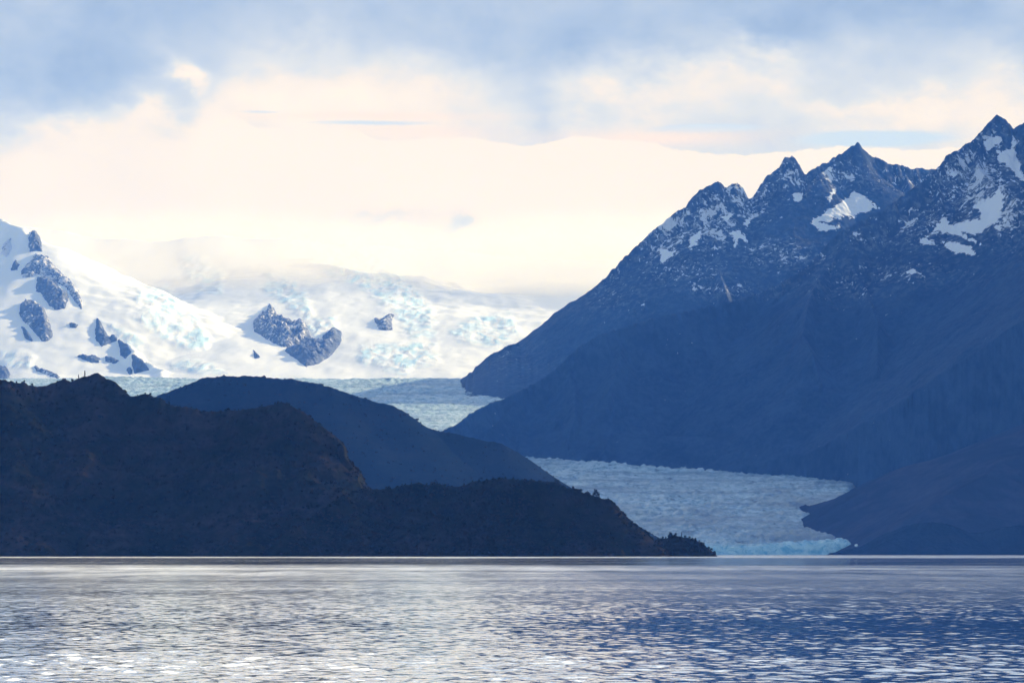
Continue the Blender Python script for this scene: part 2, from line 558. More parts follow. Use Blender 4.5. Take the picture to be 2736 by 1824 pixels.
# ------------------------------------------------------------------ lake
def make_lake():
    rows = [8.0, 20.0, 35.0]
    y = 45.0
    while y < 26500:
        rows.append(y)
        y += max(0.12, y * (0.00125 if y < 420 else 0.0021)) if y < 1500 else y * 0.012
    rows = np.array(rows + [27000.0])
    T = np.concatenate([[-0.44, -0.36, -0.28], np.linspace(-0.215, 0.215, 620), [0.28, 0.36, 0.44]])
    TT, Y = np.meshgrid(T, rows)
    X = TT * (Y + 40)
    dy = np.maximum(0.12, Y * np.where(Y < 420, 0.00125, 0.0021))
    gust = 0.75 + 0.7 * sstep(fbm(X / 90, Y / 40, 4), -0.5, 0.6)
    wob = 0.16 * fbm(X / 500, Y / 2500, 3)
    ly = np.log(np.maximum(Y, 1)) + wob
    band = lambda a, b, w=0.1: sstep(ly, math.log(a) - w, math.log(a) + w) * (1 - sstep(ly, math.log(b) - w, math.log(b) + w))
    wind = gust + 1.2 * band(1900, 7000) - 0.8 * band(640, 1750) + 0.6 * band(450, 520, .04)
    wind = np.maximum(wind, 0.15) * (0.8 + 0.4 * sstep(fbm(X / 2.0, Y / 9.0, 4, 0.65), -0.45, 0.5))
    wind = wind * (1 + sstep(Y, 200, 420) * np.clip(1.1 * fbm(X / 11, Y / 70, 5, 0.65), -0.6, 0.8))
    Z = np.zeros_like(X)
    miss = np.zeros_like(X)
    for k, (lam, sl) in enumerate([(0.42, .052), (0.75, .048), (1.3, .024), (2.4, .009), (4.6, .004)]):
        ok = sstep(lam / dy, 1.6, 2.8)
        if ok.max() > 0:
            ca, sa = math.cos(0.35 * (k - 2)), math.sin(0.35 * (k - 2))
            xr, yr = X * ca - Y * sa, X * sa + Y * ca
            n = perlin(xr / lam * 1.5 + 13 * k, yr / lam + 7 * k)
            Z += ok * sl * lam * 0.55 * n
        miss += (1 - ok) * sl ** 2
    fade = (1 - sstep(np.abs(TT), 0.2, 0.215)) * sstep(Y, 36, 50)
    Z *= wind * fade * WAVE
    miss = np.sqrt(miss) * wind * WAVE
    ny, nx = X.shape
    f = grid_faces(ny, nx)
    co = np.stack([X, Y, Z], -1).reshape(-1, 3)
    n0 = len(co)
    extra = np.array([(-12000, -1500, 0), (12000, -1500, 0), (12000, 8, 0), (-12000, 8, 0), (-12000, 27000, 0), (12000, 27000, 0)])
    ia, ib, ic, id_ = 0, nx - 1, (ny - 1) * nx, ny * nx - 1
    ef = [(n0, n0 + 1, n0 + 2, n0 + 3), (n0 + 3, ia, ic, n0 + 4), (ib, n0 + 2, n0 + 5, id_)]
    at = np.concatenate([miss.ravel(), np.full(6, 0.02)])
    rg = np.sqrt(np.clip(at * 0.30, 0.002, 0.2))
    wd = np.concatenate([wind.ravel(), np.ones(6)])
    o = mesh_from('lake', np.concatenate([co, extra]), np.concatenate([f, np.array(ef)]), mat_water(), attrs={'ripple': rg, 'wind': wd, 'flat': np.concatenate([(1 - fade).ravel(), np.ones(6)])})
    tag(o, 'rippled lake mirroring the pale sky on its left and blue mountains on its right', 'lake', kind='structure')


WAVE = 0.88
make_lake()

# ------------------------------------------------------------------ glacier
ICE_K = 0.16


def ice_plane(x, y):
    return np.where(y < 12650, 20 + ICE_K * (y - 8000), 764 + 0.012 * (y - 12650))


def ice_dist(v):
    """distance at which the glacier surface is seen at row v"""
    return (8000 * ICE_K - 20 + CAM_H) / (ICE_K - KS * (HORIZON - v))


def on_ice(u, v):
    d = ice_dist(v)
    return ((u - 1368) * KS * d, d)


RIGHT_EDGE = [on_ice(u, v) for u, v in [(2290, 1292), (2275, 1298), (2272, 1308), (2252, 1336), (2223, 1350), (2180, 1361), (2150, 1352), (2112, 1347), (2140, 1366), (2165, 1374),
                                         (2140, 1384), (2150, 1405), (2185, 1415), (2236, 1432), (2250, 1446), (2264, 1452)]] + [(928, 7990), (905, 7960), (900, 7600)]
X, Y = np.meshgrid(seq(-2700, 1400, 600), np.concatenate([seq(7880, 8100, 60)[:-1], seq(8100, 13300, 600)]))
poly_out = RIGHT_EDGE + [(4000, 7600), (4000, 9800), (RIGHT_EDGE[0][0] + 60, 9800)]
sd_ice = poly_sd(X, Y, poly_out).astype(np.float32)             # positive to the right of the ice
Z = ice_plane(X, Y) + 14 * fbm(X / 700, Y / 700, 3)
rough = 7.5 * fbm(X / 55, Y / 110, 6, 0.72) + 7 * np.maximum(0, fbm(X / 26 + 3, Y / 50, 3, 0.6, ridged=True) - 0.1)
Z += rough * (0.7 + 0.6 * sstep(fbm(X / 400 + 5, Y / 400, 2), -0.3, 0.4))
yf = 8000 + 26 * fbm(X / 160, X * 0 + 2.2, 3) - 10 * fbm(X / 30, X * 0 + 7.2, 2)
front = yf - Y
clean = np.clip(1 - np.abs(Y - yf) / 95, 0, 1) * sstep(X, 250, 520) * 0.9 + 0.25 * sstep(700 - np.abs(Y - 8300), 0, 600) * sstep(500 - X, 0, 300)
# the clean blue tongue that stands up at the right end of the front
clean = np.maximum(clean, 0.12 * sstep(Y, 10500, 11500))
tongue = sstep(X, 640, 900) * np.exp(-((Y - 8025) / 55) ** 2)
Z += tongue * (22 + 8 * fbm(X / 25, Y / 25, 2))
Z -= 12 * np.exp(-((Y - 8130 - 0.1 * (X - 700)) / 45) ** 2) * sstep(X, 560, 700)
Z = np.where(front > 0, np.minimum(Z, Z - front * 2.6), Z)
Z = np.where(Y > 12650, Z - 0.02 * (Y - 12650) ** 1.0, Z)
Z -= 1.2 * np.maximum(0, sd_ice + 4)
dirt_shade = np.clip(0.25 + 0.5 * sstep(X, -300, 900) * sstep(9300 - Y, -200, 500), 0, 1)
dirt_shade = np.maximum(dirt_shade, 0.9 * sstep(sd_ice, -170, 5) * (Y > 8120))  # shade along the right margin, put into the ice colour
terrain('glacier', X, Y, np.maximum(Z, -20), mat_glacier(), attrs={'dirt_shade': dirt_shade, 'clean': np.clip(clean, 0, 1)})
tag(bpy.data.objects['glacier'], 'grey blue crevassed glacier winding down between dark slopes to the lake', 'glacier', kind='structure')

# ------------------------------------------------------------------ snow mountains at the back
def snow_ridge(pts):
    return [P(u, v, d) for u, v, d in pts]


SNOW_RIDGES = [
    snow_ridge([(-900, 560, 19500), (-300, 520, 18500), (0, 580, 17600), (60, 600, 17200), (88, 622, 17000), (130, 690, 16800), (190, 752, 16500), (222, 800, 16300), (262, 862, 15900), (305, 905, 15500), (360, 962, 15100), (402, 990, 14800), (460, 1012, 14500)]),
    snow_ridge([(470, 700, 20500), (640, 640, 20400), (800, 610, 20300), (960, 630, 19500), (1060, 690, 18600), (1130, 770, 17700), (1190, 850, 16900), (1240, 920, 16000), (1300, 985, 15000)]),
    snow_ridge([(540, 690, 19400), (600, 740, 18300), (650, 800, 17300), (720, 880, 16200), (800, 960, 15100)]),
    snow_ridge([(1200, 700, 22000), (1350, 790, 19800), (1480, 830, 18200), (1560, 880, 17200)]),
]
TOPS = snow_ridge([(-1200, 600, 22800), (0, 600, 22500), (400, 640, 22300), (800, 640, 22200), (1100, 665, 22400), (1400, 690, 22600), (1700, 700, 22800), (2200, 690, 22800), (3200, 680, 22800)])
X, Y = np.meshgrid(seq(-5200, 4600, 700), seq(12900, 23400, 620))
yk = np.array([12900, 13700, 14300, 15000, 16000, 17000, 18000, 19000, 20000, 21000, 22300, 23500])
zk = np.array([700, 742, 790, 900, 1060, 1260, 1460, 1650, 1830, 1990, 2150, 2120])
wx = 500 * fbm(X / 2600 + 4, Y / 2600, 3)
Z = np.interp(Y + wx * sstep(Y, 14000, 15500), yk, zk).astype(np.float32)
Z += 80 * fbm(X / 1500, Y / 3600, 4) * sstep(Y, 13900, 15500)
wxx = 170 * fbm(X / 700 + 2, Y / 700, 4) + 40 * fbm(X / 150 + 2, Y / 150, 3)
E, D, S = envelope(X + wxx, Y, SNOW_RIDGES[:1], 0.35, 160.0, 0.42)
E3, D3, S = envelope(X + 2 * wxx, Y, SNOW_RIDGES[1:], 0.08, 160.0, 0.21)
E = np.maximum(E, E3 - 210) + 30 * fbm(X / 420, Y / 1400, 5) * sstep(np.minimum(D, D3), 0, 250)
E2, _, _ = envelope(X, Y, [TOPS], 0.1, 300, 0.24)
E2 = E2 + 60 * fbm(X / 900, Y / 2500, 4)
k = 45.0
H = np.maximum(Z, E)
Z = H + k * np.log1p(np.exp(-np.abs(Z - E) / k)) - k * 0.3 * np.exp(-np.abs(Z - E) / k)
H = np.maximum(Z, E2)
Z = H + 60 * np.log1p(np.exp(-np.abs(Z - E2) / 60)) * 0.6
U, V = to_px(X, Y, Z)
C4 = lambda p: crop(p, 600, 560, 2.613)
C3 = lambda p: crop(p, 0, 560, 3.136)
ICE_ZONES = [  # broken, blue-tinted icefalls
    C3([(1150, 660), (1400, 640), (1640, 900), (1760, 1080), (1720, 1170), (1540, 1180), (1280, 1020), (1140, 930)]),
    C3([(1500, 400), (1700, 380), (1800, 470), (1880, 540), (1850, 700), (1660, 680), (1540, 560)]),
    C3([(820, 920), (1000, 980), (1220, 1080), (1180, 1180), (1060, 1150), (930, 1020)]),
    C3([(1420, 1280), (1560, 1240), (1780, 1300), (1900, 1360), (1700, 1380), (1450, 1350)]),
    C4([(280, 460), (400, 450), (560, 560), (640, 760), (560, 780), (420, 660), (280, 580)]),
    C4([(560, 300), (880, 240), (1080, 290), (1260, 480), (1460, 680), (1480, 900), (1300, 900), (1150, 690), (960, 560), (760, 480)]),
    C4([(920, 920), (1200, 930), (1480, 930), (1500, 1060), (1250, 1140), (1060, 1120), (940, 1080)]),
    C4([(1560, 840), (1740, 740), (2000, 720), (2060, 860), (1900, 960), (1640, 930)]),
    C4([(620, 760), (760, 740), (800, 830), (640, 880)]), C4([(520, 660), (600, 660), (640, 900), (580, 840)]),
    C3([(0, 1180), (180, 1180), (300, 1240), (250, 1330), (60, 1330), (0, 1290)]),
]
ice = np.zeros(X.shape, np.float32)
Uw, Vw = U + 14 * fbm(X / 220, Y / 220, 3), V + 10 * fbm(X / 220 + 9, Y / 220, 3)
for pz in ICE_ZONES:
    us = [q[0] for q in pz]
    vs = [q[1] for q in pz]
    m = (Uw > min(us) - 20) & (Uw < max(us) + 20) & (Vw > min(vs) - 20) & (Vw < max(vs) + 20)
    if m.any():
        ice[m] = np.maximum(ice[m], sstep(poly_sd(Uw[m], Vw[m], pz), -8, 12))
ice *= 0.6 + 0.4 * sstep(fbm(X / 160, Y / 600, 3), -0.2, 0.3)
Z += ice * (12 * fbm(X / 70, Y / 320, 4, 0.6) + 11 * fbm(X / 48, Y / 200, 4, 0.6, ridged=True))
ICE_X, ICE_Y, ICE_Z = X[0], Y[:, 0], Z
m_ice = mat_icefield()
terrain('snow_mountain', X, Y, Z, m_ice, attrs={'ice': ice})
tag(bpy.data.objects['snow_mountain'], 'broad snow covered mountain with broken icefalls rising into bright cloud behind the glacier', 'mountain', kind='structure')


def ice_z(x, y):
    fx = np.clip((x - ICE_X[0]) / (ICE_X[1] - ICE_X[0]), 0, len(ICE_X) - 1.001)
    fy = np.clip((y - ICE_Y[0]) / (ICE_Y[1] - ICE_Y[0]), 0, len(ICE_Y) - 1.001)
    i, j = fx.astype(int), fy.astype(int)
    a, b = fx - i, fy - j
    return (ICE_Z[j, i] * (1 - a) + ICE_Z[j, i + 1] * a) * (1 - b) + (ICE_Z[j + 1, i] * (1 - a) + ICE_Z[j + 1, i + 1] * a) * b


m_crag = mat_rock_snow('outcrop_rock', (0.07, 0.10, 0.16), (0.15, 0.19, 0.26), snow=(0.86, 0.87, 0.9), spec_scale=0.032)


def ray_ice(u, v):
    """where the line of sight (u, v) meets the snow"""
    d = np.arange(13200, 22500, 8.0)
    x, z = (u - 1368) * KS * d, CAM_H + (HORIZON - v) * KS * d
    hit = np.nonzero(ice_z(x, d) >= z)[0]
    return float(d[hit[0]]) if len(hit) else 17500.0


def outcrop(poly, label, relief=70.0, specks=0.25, grow=0.0):
    us, vs = [q[0] for q in poly], [q[1] for q in poly]
    cu, cv = sum(us) / len(us), sum(vs) / len(vs)
    d0 = ray_ice(cu, cv)
    ds = [ray_ice(u, v) for u, v in poly]
    da, db = max(13200, min(ds + [d0]) - 150), min(max(ds + [d0]) + 250, d0 + 1500)
    xa, xb = (min(us) - 8 - 1368) * KS * d0 * 1.0, (max(us) + 8 - 1368) * KS * d0
    xa, xb = xa - 60, xb + 60
    nx = int(min(220, max(30, (xb - xa) / 4)))
    ny = int(min(260, max(40, (db - da) / 5)))
    X, Y = np.meshgrid(seq(xa, xb, nx), seq(da, db, ny))
    Zi = ice_z(X, Y)
    U, V = to_px(X, Y, Zi)
    w = 5.5 * fbm(X / 55, Y / 55, 5, 0.65)
    s = poly_sd(U + w, V + 4.5 * fbm(X / 50 + 7, Y / 50, 5, 0.65), poly) + grow
    ridge = fbm(X / 90, Y / 140, 5, 0.55, ridged=True)
    Z = Zi + np.clip(s, -6, 4) * 2.6 + relief * sstep(s, 0, 20) * (0.25 + 0.75 * ridge) * 0.55 + np.where(s > 0, 13 * fbm(X / 26, Y / 26, 4, 0.65), 0)
    keep = s > -3.5
    sp = np.full(X.shape, specks, np.float32) + 0.25 * sstep(ridge, 0.1, 0.7)
    if not keep.any():
        return
    o = terrain('rock_outcrop', X, Y, Z, m_crag, keep=keep, attrs={'snow': np.zeros(X.shape), 'specks': sp})
    tag(o, label, 'rock', 'rocky outcrops in the snow', 'structure')


outcrop(C3([(275, 190), (335, 240), (345, 320), (352, 352), (300, 340), (255, 350), (245, 290), (250, 240)]), 'sharp grey rock spire at the top of the left snow ridge', 130, 0.3, 2)
outcrop(C3([(250, 450), (300, 380), (400, 400), (450, 480), (560, 580), (650, 680), (685, 790), (680, 825), (640, 780), (560, 650), (450, 590), (330, 540), (260, 560), (190, 560), (180, 520)]), 'snow streaked rocks on the left ridge crest just under the spire', 60, 0.62, 2)
outcrop(C3([(310, 565), (380, 580), (480, 620), (490, 670), (560, 690), (580, 740), (540, 830), (470, 840), (410, 800), (380, 760), (340, 690), (300, 690)]), 'blue grey cliff halfway down the left snow ridge', 80, 0.3)
outcrop(C3([(210, 770), (300, 780), (370, 830), (400, 900), (430, 1000), (445, 1060), (400, 1105), (350, 1100), (300, 1040), (240, 970), (190, 930), (160, 870), (170, 800)]), 'largest blue grey cliff of the left snow ridge with speckled top', 90, 0.35)
outcrop(C3([(175, 975), (230, 1020), (285, 1112), (210, 1085)]), 'narrow dark rock tongue below the largest left cliff', 40, 0.1)
outcrop(C3([(812, 905), (850, 960), (880, 1020), (920, 1080), (940, 1045), (990, 1080), (970, 1112), (920, 1122), (850, 1148), (800, 1085), (798, 1000)]), 'pointed double rock at the upper end of the slanting rock row', 70, 0.12)
outcrop(C3([(988, 1090), (1075, 1140), (1105, 1190), (1050, 1252), (1010, 1222)]), 'middle rock of the slanting row, brownish at its edge', 60, 0.1)
outcrop(C3([(1105, 1212), (1180, 1260), (1230, 1310), (1252, 1340), (1130, 1372), (1105, 1300)]), 'triangular rock at the lowest end of the slanting row', 70, 0.1)
outcrop(C3([(1062, 1335), (1095, 1325), (1110, 1370), (1085, 1382)]), 'tiny rock beside the lowest triangular rock of the row', 25, 0.0, 1)
outcrop(C3([(638, 1238), (690, 1222), (720, 1218), (800, 1233), (848, 1250), (822, 1282), (760, 1282), (700, 1257)]), 'flat elongated rock under a blue ice step, left of its twin', 40, 0.05)
outcrop(C3([(878, 1232), (950, 1243), (1003, 1270), (950, 1288), (880, 1268)]), 'flat elongated rock under a blue ice step, right of its twin', 40, 0.05)
outcrop(C3([(588, 953), (650, 968), (632, 992), (590, 982)]), 'small lone rock in the snow right of the largest left cliff', 25, 0.1, 1)
outcrop(C3([(122, 428), (162, 460), (142, 502), (93, 507)]), 'small dark rock high at the left edge beside the spire', 40, 0.2, 1)
outcrop(C3([(20, 300), (90, 240), (100, 330), (60, 400), (10, 370)]), 'faint speckled rocks at the far left edge of the snow', 20, 0.95)
outcrop(C3([(-60, 1300), (0, 1308), (60, 1330), (85, 1378), (82, 1440), (-60, 1450)]), 'rounded grey rock dome at the left edge above the dark headland', 50, 0.1)
outcrop(C3([(285, 1300), (340, 1330), (430, 1365), (510, 1405), (480, 1415), (400, 1385), (300, 1350)]), 'thin dark rock streak in the snow above the dark headland', 20, 0.5)
outcrop(C4([(310, 655), (350, 700), (372, 748), (440, 780), (480, 800), (540, 768), (582, 830), (612, 922), (540, 947), (440, 962), (400, 957), (330, 927), (260, 882), (208, 852), (197, 790), (240, 740), (288, 718)]), 'large jagged blue grey outcrop in the middle of the snow', 110, 0.42)
outcrop(C4([(438, 985), (520, 968), (610, 928), (700, 932), (698, 890), (760, 845), (802, 868), (802, 920), (742, 1002), (650, 1067), (575, 1082), (500, 1032)]), 'smooth dark blue outcrop just under the large jagged one', 90, 0.2, 5)
outcrop(C4([(1043, 758), (1090, 770), (1150, 733), (1182, 738), (1166, 780), (1172, 838), (1130, 848), (1080, 838), (1055, 790)]), 'small square outcrop right of the large jagged one', 60, 0.45)
outcrop(C4([(203, 985), (242, 1030), (210, 1035)]), 'tiny dark rock in the snow below left of the jagged outcrop', 25, 0.0, 1)

# ------------------------------------------------------------------ the far peaks right of the glacier
C5 = lambda p: crop(p, 1500, 280, 1.903)
SKY_A = [(1140, 1042), (1175, 1034), (1205, 1026)] + C4([(1620, 1200), (1660, 1175), (1720, 1130), (1770, 1085), (1800, 1055), (1860, 1010), (1940, 970), (2000, 937), (2050, 935), (2130, 915), (2200, 870), (2280, 810)]) + \
    C5([(0, 1085), (60, 1035), (120, 960), (200, 900), (265, 830), (300, 790), (350, 745), (400, 695), (450, 645), (500, 610), (550, 570), (600, 530), (640, 510), (655, 485), (680, 455), (700, 430), (740, 410), (775, 393), (795, 388), (815, 398), (830, 418), (850, 410),
        (880, 400), (895, 395), (915, 412), (930, 440), (945, 470), (958, 475), (975, 465), (995, 435), (1010, 410), (1030, 380), (1060, 350), (1090, 330), (1105, 318), (1125, 285), (1145, 263), (1185, 262), (1195, 280), (1215, 315), (1230, 350), (1245, 352), (1260, 335),
        (1300, 312), (1340, 295), (1380, 265), (1410, 248), (1450, 228), (1490, 205), (1505, 188), (1518, 195), (1525, 215), (1545, 230), (1560, 245), (1600, 262), (1650, 290), (1690, 305), (1720, 305), (1760, 315), (1800, 322), (1850, 323), (1900, 327), (1990, 345), (2200, 420)])
SKY_B = [(1120, 1175), (1191, 1144), (1218, 1132), (1244, 1113), (1283, 1088), (1332, 1068), (1398, 1036), (1455, 1006), (1501, 968), (1545, 925), (1600, 893)] + \
    C5([(300, 1130), (500, 1075), (700, 1035), (1000, 960), (1200, 860), (1300, 765), (1400, 655), (1520, 585), (1650, 520), (1750, 450), (1830, 390), (1905, 326), (1925, 305), (1950, 280), (1957, 255), (1990, 235), (2030, 222), (2060, 195), (2090, 175), (2120, 145), (2150, 112), (2180, 80), (2200, 58), (2215, 47), (2235, 55),
        (2260, 72), (2280, 95), (2295, 120), (2310, 112), (2330, 100), (2352, 88), (2420, 40), (2520, 20)])


def along(pts, ks, jitter=0.0, seed=1, step=7.0, amp=1.7):
    """give an outline its distances: ks is a list of (u, distance)"""
    r = random.Random(seed)
    u0, d0 = zip(*ks)
    fine = []
    for (a, b), (c, d) in zip(pts[:-1], pts[1:]):
        L = math.hypot(c - a, d - b)
        n = max(1, int(L / step)) if step else 1
        for k in range(n):
            t = k / n
            w = amp * (0.25 if k == 0 else 1.0)
            fine.append((a + (c - a) * t, b + (d - b) * t + r.uniform(-w, w)))
    fine.append(pts[-1])
    return [P(u, v, float(np.interp(u, u0, d0)) + r.uniform(-jitter, jitter)) for u, v in fine]


ridge_a = along(SKY_A, [(1190, 12480), (1240, 12560), (1500, 12700), (1900, 13000), (2300, 13400), (2700, 13700)], 12, 1, 7.0, 4.6)
ridge_b = along(SKY_B, [(1120, 9950), (1191, 10000), (1332, 10200), (1500, 10350), (1700, 10480), (2000, 10650), (2300, 10800), (2500, 10950), (2660, 11200), (2800, 11200)], 10, 2, 7.0, 3.4)


def spurs(ridge, every, length, drop, seed, aim=(-0.15, -1.0)):
    """side ridges running down from the crest towards the lake"""
    r = random.Random(seed)
    out = []
    acc = 0.0
    last = ridge[0]
    for q in ridge[2:-2]:
        acc += math.hypot(q[0] - last[0], q[1] - last[1])
        last = q
        if acc > every:
            acc = 0.0
            ang = math.atan2(aim[1], aim[0]) + r.uniform(-0.45, 0.45)
            x, y, z = q
            z -= 25
            line = [(x, y, z)]
            st = length / 9
            for k in range(9):
                ang += r.uniform(-0.28, 0.28)
                x += math.cos(ang) * st
                y += math.sin(ang) * st
                z -= st * drop * r.uniform(0.55, 1.45)
                line.append((x, y, z))
            out.append(line)
    return out


def massif(X, Y, ridge, sp, steep, r0, slope, amp=1.0):
    Z, D, S = envelope(X, Y, [ridge], steep, r0, slope)
    Z2, D2, S2 = envelope(X, Y, sp, 0.5, 40, slope * 1.05)
    m = Z2 > Z
    D = np.where(m, np.minimum(D, D2 + 30), D)
    Zm = np.maximum(Z, Z2)
    f = sstep(D, 4, 110)
    Zm = Zm - f * amp * (26 * (0.5 + 0.5 * fbm(S / 130 + X / 900, D / 420, 4, 0.55, ridged=True)) + 22 * fbm(X / 190, Y / 190, 5, 0.55))
    Zm += sstep(D, 1, 30) * amp * 7 * fbm(X / 34, Y / 34, 4, 0.6)
    return Zm, D


PATCHES = [C5(p) for p in (
    [(1490, 445), (1540, 460), (1560, 480), (1580, 500), (1618, 525), (1560, 545), (1520, 550), (1480, 572), (1430, 565), (1420, 580), (1380, 570), (1370, 590), (1310, 595), (1340, 604), (1420, 612), (1400, 632), (1340, 640), (1305, 642), (1290, 612), (1268, 602), (1280, 578), (1320, 570), (1340, 540), (1380, 520), (1420, 495), (1460, 470)],
    [(2225, 430), (2252, 460), (2247, 520), (2232, 560), (2212, 600), (2165, 620), (2132, 650), (2100, 660), (2060, 650), (2030, 645), (2100, 690), (2155, 722), (2070, 690), (2010, 662), (1960, 652), (1888, 645), (1908, 620), (1930, 578), (1960, 573), (1970, 610), (2020, 600), (2060, 590), (2130, 580), (2140, 550), (2098, 520), (2110, 498), (2150, 490), (2190, 460)],
    [(1938, 698), (2010, 698), (2082, 720), (2115, 768), (2060, 762), (2000, 750), (1970, 740)], [(1812, 688), (1850, 666), (1892, 690), (1880, 712), (1840, 706)],
    [(2148, 190), (2190, 163), (2234, 158), (2242, 190), (2200, 217), (2158, 242)], [(2302, 160), (2318, 190), (2304, 235), (2322, 290), (2342, 340), (2360, 392), (2318, 370), (2288, 320), (2260, 302), (2216, 282), (2216, 232), (2282, 222)],
    [(2232, 340), (2246, 440), (2228, 432), (2222, 380)], [(503, 718), (520, 740), (580, 738), (592, 750), (560, 766), (530, 790), (503, 814)], [(648, 690), (680, 658), (702, 638), (718, 680), (690, 702), (648, 727)],
    [(848, 660), (890, 638), (942, 660), (952, 702), (900, 682), (880, 722), (868, 670)], [(798, 575), (850, 553), (882, 570), (840, 592)], [(1168, 443), (1242, 448), (1220, 482), (1188, 492)], [(926, 600), (987, 533), (970, 582), (942, 622)],
    [(2225, 570), (2260, 575), (2285, 600), (2250, 600)], [(2190, 600), (2245, 620), (2235, 640), (2200, 625)], [(1470, 640), (1510, 660), (1495, 665)], [(1740, 855), (1790, 835), (1830, 858), (1780, 862)], [(1350, 470), (1385, 425), (1395, 440), (1365, 480)],
    [(1345, 320), (1390, 312), (1375, 335), (1355, 335)], [(1965, 350), (1990, 335), (2020, 345), (1990, 370)],
)]


def snow_attrs(X, Y, Z, zones):
    U, V = to_px(X, Y, Z)
    wu = U + 9 * fbm(X / 50, Y / 50, 5, 0.65)
    wv = V + 7 * fbm(X / 50 + 11, Y / 50, 5, 0.65)
    snow = np.zeros(X.shape, np.float32)
    for p in PATCHES:
        us, vs = [q[0] for q in p], [q[1] for q in p]
        m = (wu > min(us) - 6) & (wu < max(us) + 6) & (wv > min(vs) - 6) & (wv < max(vs) + 6)
        if m.any():
            snow[m] = np.maximum(snow[m], np.clip(0.5 + poly_sd(wu[m], wv[m], p) / 16, 0, 1.25))
    sp = np.zeros(X.shape, np.float32)
    for (u, v, su, sv, a) in zones:
        sp = np.maximum(sp, a * np.exp(-((U - u) / su) ** 2 - ((V - v) / sv) ** 2))
    return {'snow': snow, 'specks': sp}


m_rock = mat_rock_snow('mountain_rock', (0.005, 0.017, 0.042), (0.024, 0.050, 0.096), spec_scale=0.017)  # blue of the distant haze partly put into the rock colour
X, Y = np.meshgrid(seq(-420, 2300, 600), np.concatenate([seq(11500, 12200, 110)[:-1], seq(12200, 13750, 290)[:-1], seq(13750, 14600, 50)]))
Z, D = massif(X, Y, ridge_a, spurs(ridge_a, 210, 1500, 0.74, 5), 1.5, 55.0, 0.72)
zi = ice_plane(X, Y)
FOOT_A = [on_ice(u, v) for u, v in [(1150, 1036), (1190, 1046), (1244, 1061), (1302, 1065), (1340, 1069)]] + [(400, 11750), (2400, 11600)]
yfoot = np.interp(X, [q[0] for q in FOOT_A], [q[1] for q in FOOT_A])
ra = sorted(ridge_a)
xc, yc, zc = [np.interp(X, [q[0] for q in ra], [q[k] for q in ra]) for k in range(3)]
hc = np.maximum(0, zc - ice_plane(xc, yc))
low = zi + hc * np.clip((Y - yfoot) / (yc - yfoot), 0, 1) * 0.93 - 1
Z = np.where(Y < yfoot, np.minimum(Z, zi - 0.8 * (yfoot - Y)), np.where((Y < yc) & (X < 350), np.maximum(Z, low - 60 * sstep(X, 200, 350)), Z))
Z -= 2.0 * np.maximum(0, -352 - X)
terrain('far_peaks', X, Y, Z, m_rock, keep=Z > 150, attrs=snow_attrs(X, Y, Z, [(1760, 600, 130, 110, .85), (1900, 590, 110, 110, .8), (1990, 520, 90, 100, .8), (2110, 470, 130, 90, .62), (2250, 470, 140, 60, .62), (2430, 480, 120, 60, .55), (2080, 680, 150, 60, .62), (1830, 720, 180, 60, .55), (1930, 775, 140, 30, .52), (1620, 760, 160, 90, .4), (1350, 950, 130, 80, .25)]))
tag(bpy.data.objects['far_peaks'], 'serrated blue rock ridge with three notched peaks and snow patches above the upper glacier', 'mountain', kind='structure')

# ------------------------------------------------------------------ the near mountain with the highest summit
crest_b = ridge_b + [(2350, 11150, 1820), (2700, 10700, 1900), (3000, 9900, 1950), (3050, 8900, 1850)]  # appended points: unseen crest out of frame, added to shade the glacier
xs = np.concatenate([seq(-360, 2100, 580)[:-1], seq(2100, 5400, 110)])
ys = np.concatenate([seq(6500, 9000, 60)[:-1], seq(9000, 11500, 430)[:-1], seq(11500, 12800, 40)])
X, Y = np.meshgrid(xs, ys)
Z, D = massif(X, Y, crest_b, spurs(ridge_b, 260, 1500, 0.72, 11, (-0.3, -1.0)), 1.4, 60.0, 0.72)
FOOT_B = [(-400, 9750), (-150, 9850)] + [on_ice(u, v) for u, v in [(1413, 1224), (1493, 1230), (1589, 1237), (1684, 1247), (1800, 1251), (1842, 1252), (1986, 1262), (2107, 1268), (2204, 1283), (2290, 1296)]] + [(1300, 9150), (1800, 9000), (2600, 7500), (2800, 4000), (6000, 3000)]
yfoot = np.interp(X, [q[0] for q in FOOT_B], [q[1] for q in FOOT_B])
zi = ice_plane(X, Y)
lim = X < 1700
Z = np.where(lim & (Y < yfoot), np.minimum(Z, zi - 0.9 * (yfoot - Y)), Z)
Z = np.where(lim & (Y >= yfoot) & (X > 20), np.maximum(Z, zi + 0.45 * np.minimum(Y - yfoot, 200) - 3 - 1.6 * np.maximum(0, Y - yfoot - 200)), Z)
Z = np.maximum(Z, -20)
at = snow_attrs(X, Y, Z, [(2600, 480, 170, 130, .80), (2690, 560, 130, 110, .72), (2480, 600, 160, 90, .62), (2640, 380, 60, 60, .75), (2350, 640, 120, 60, .52), (2400, 730, 200, 40, .50), (2280, 760, 140, 50, .42), (2000, 770, 200, 25, .5), (2150, 700, 150, 40, .45)])
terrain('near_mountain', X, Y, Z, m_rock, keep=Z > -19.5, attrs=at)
tag(bpy.data.objects['near_mountain'], 'huge dark blue mountain with the highest summit and large snow patches, right of the glacier', 'mountain', kind='structure')

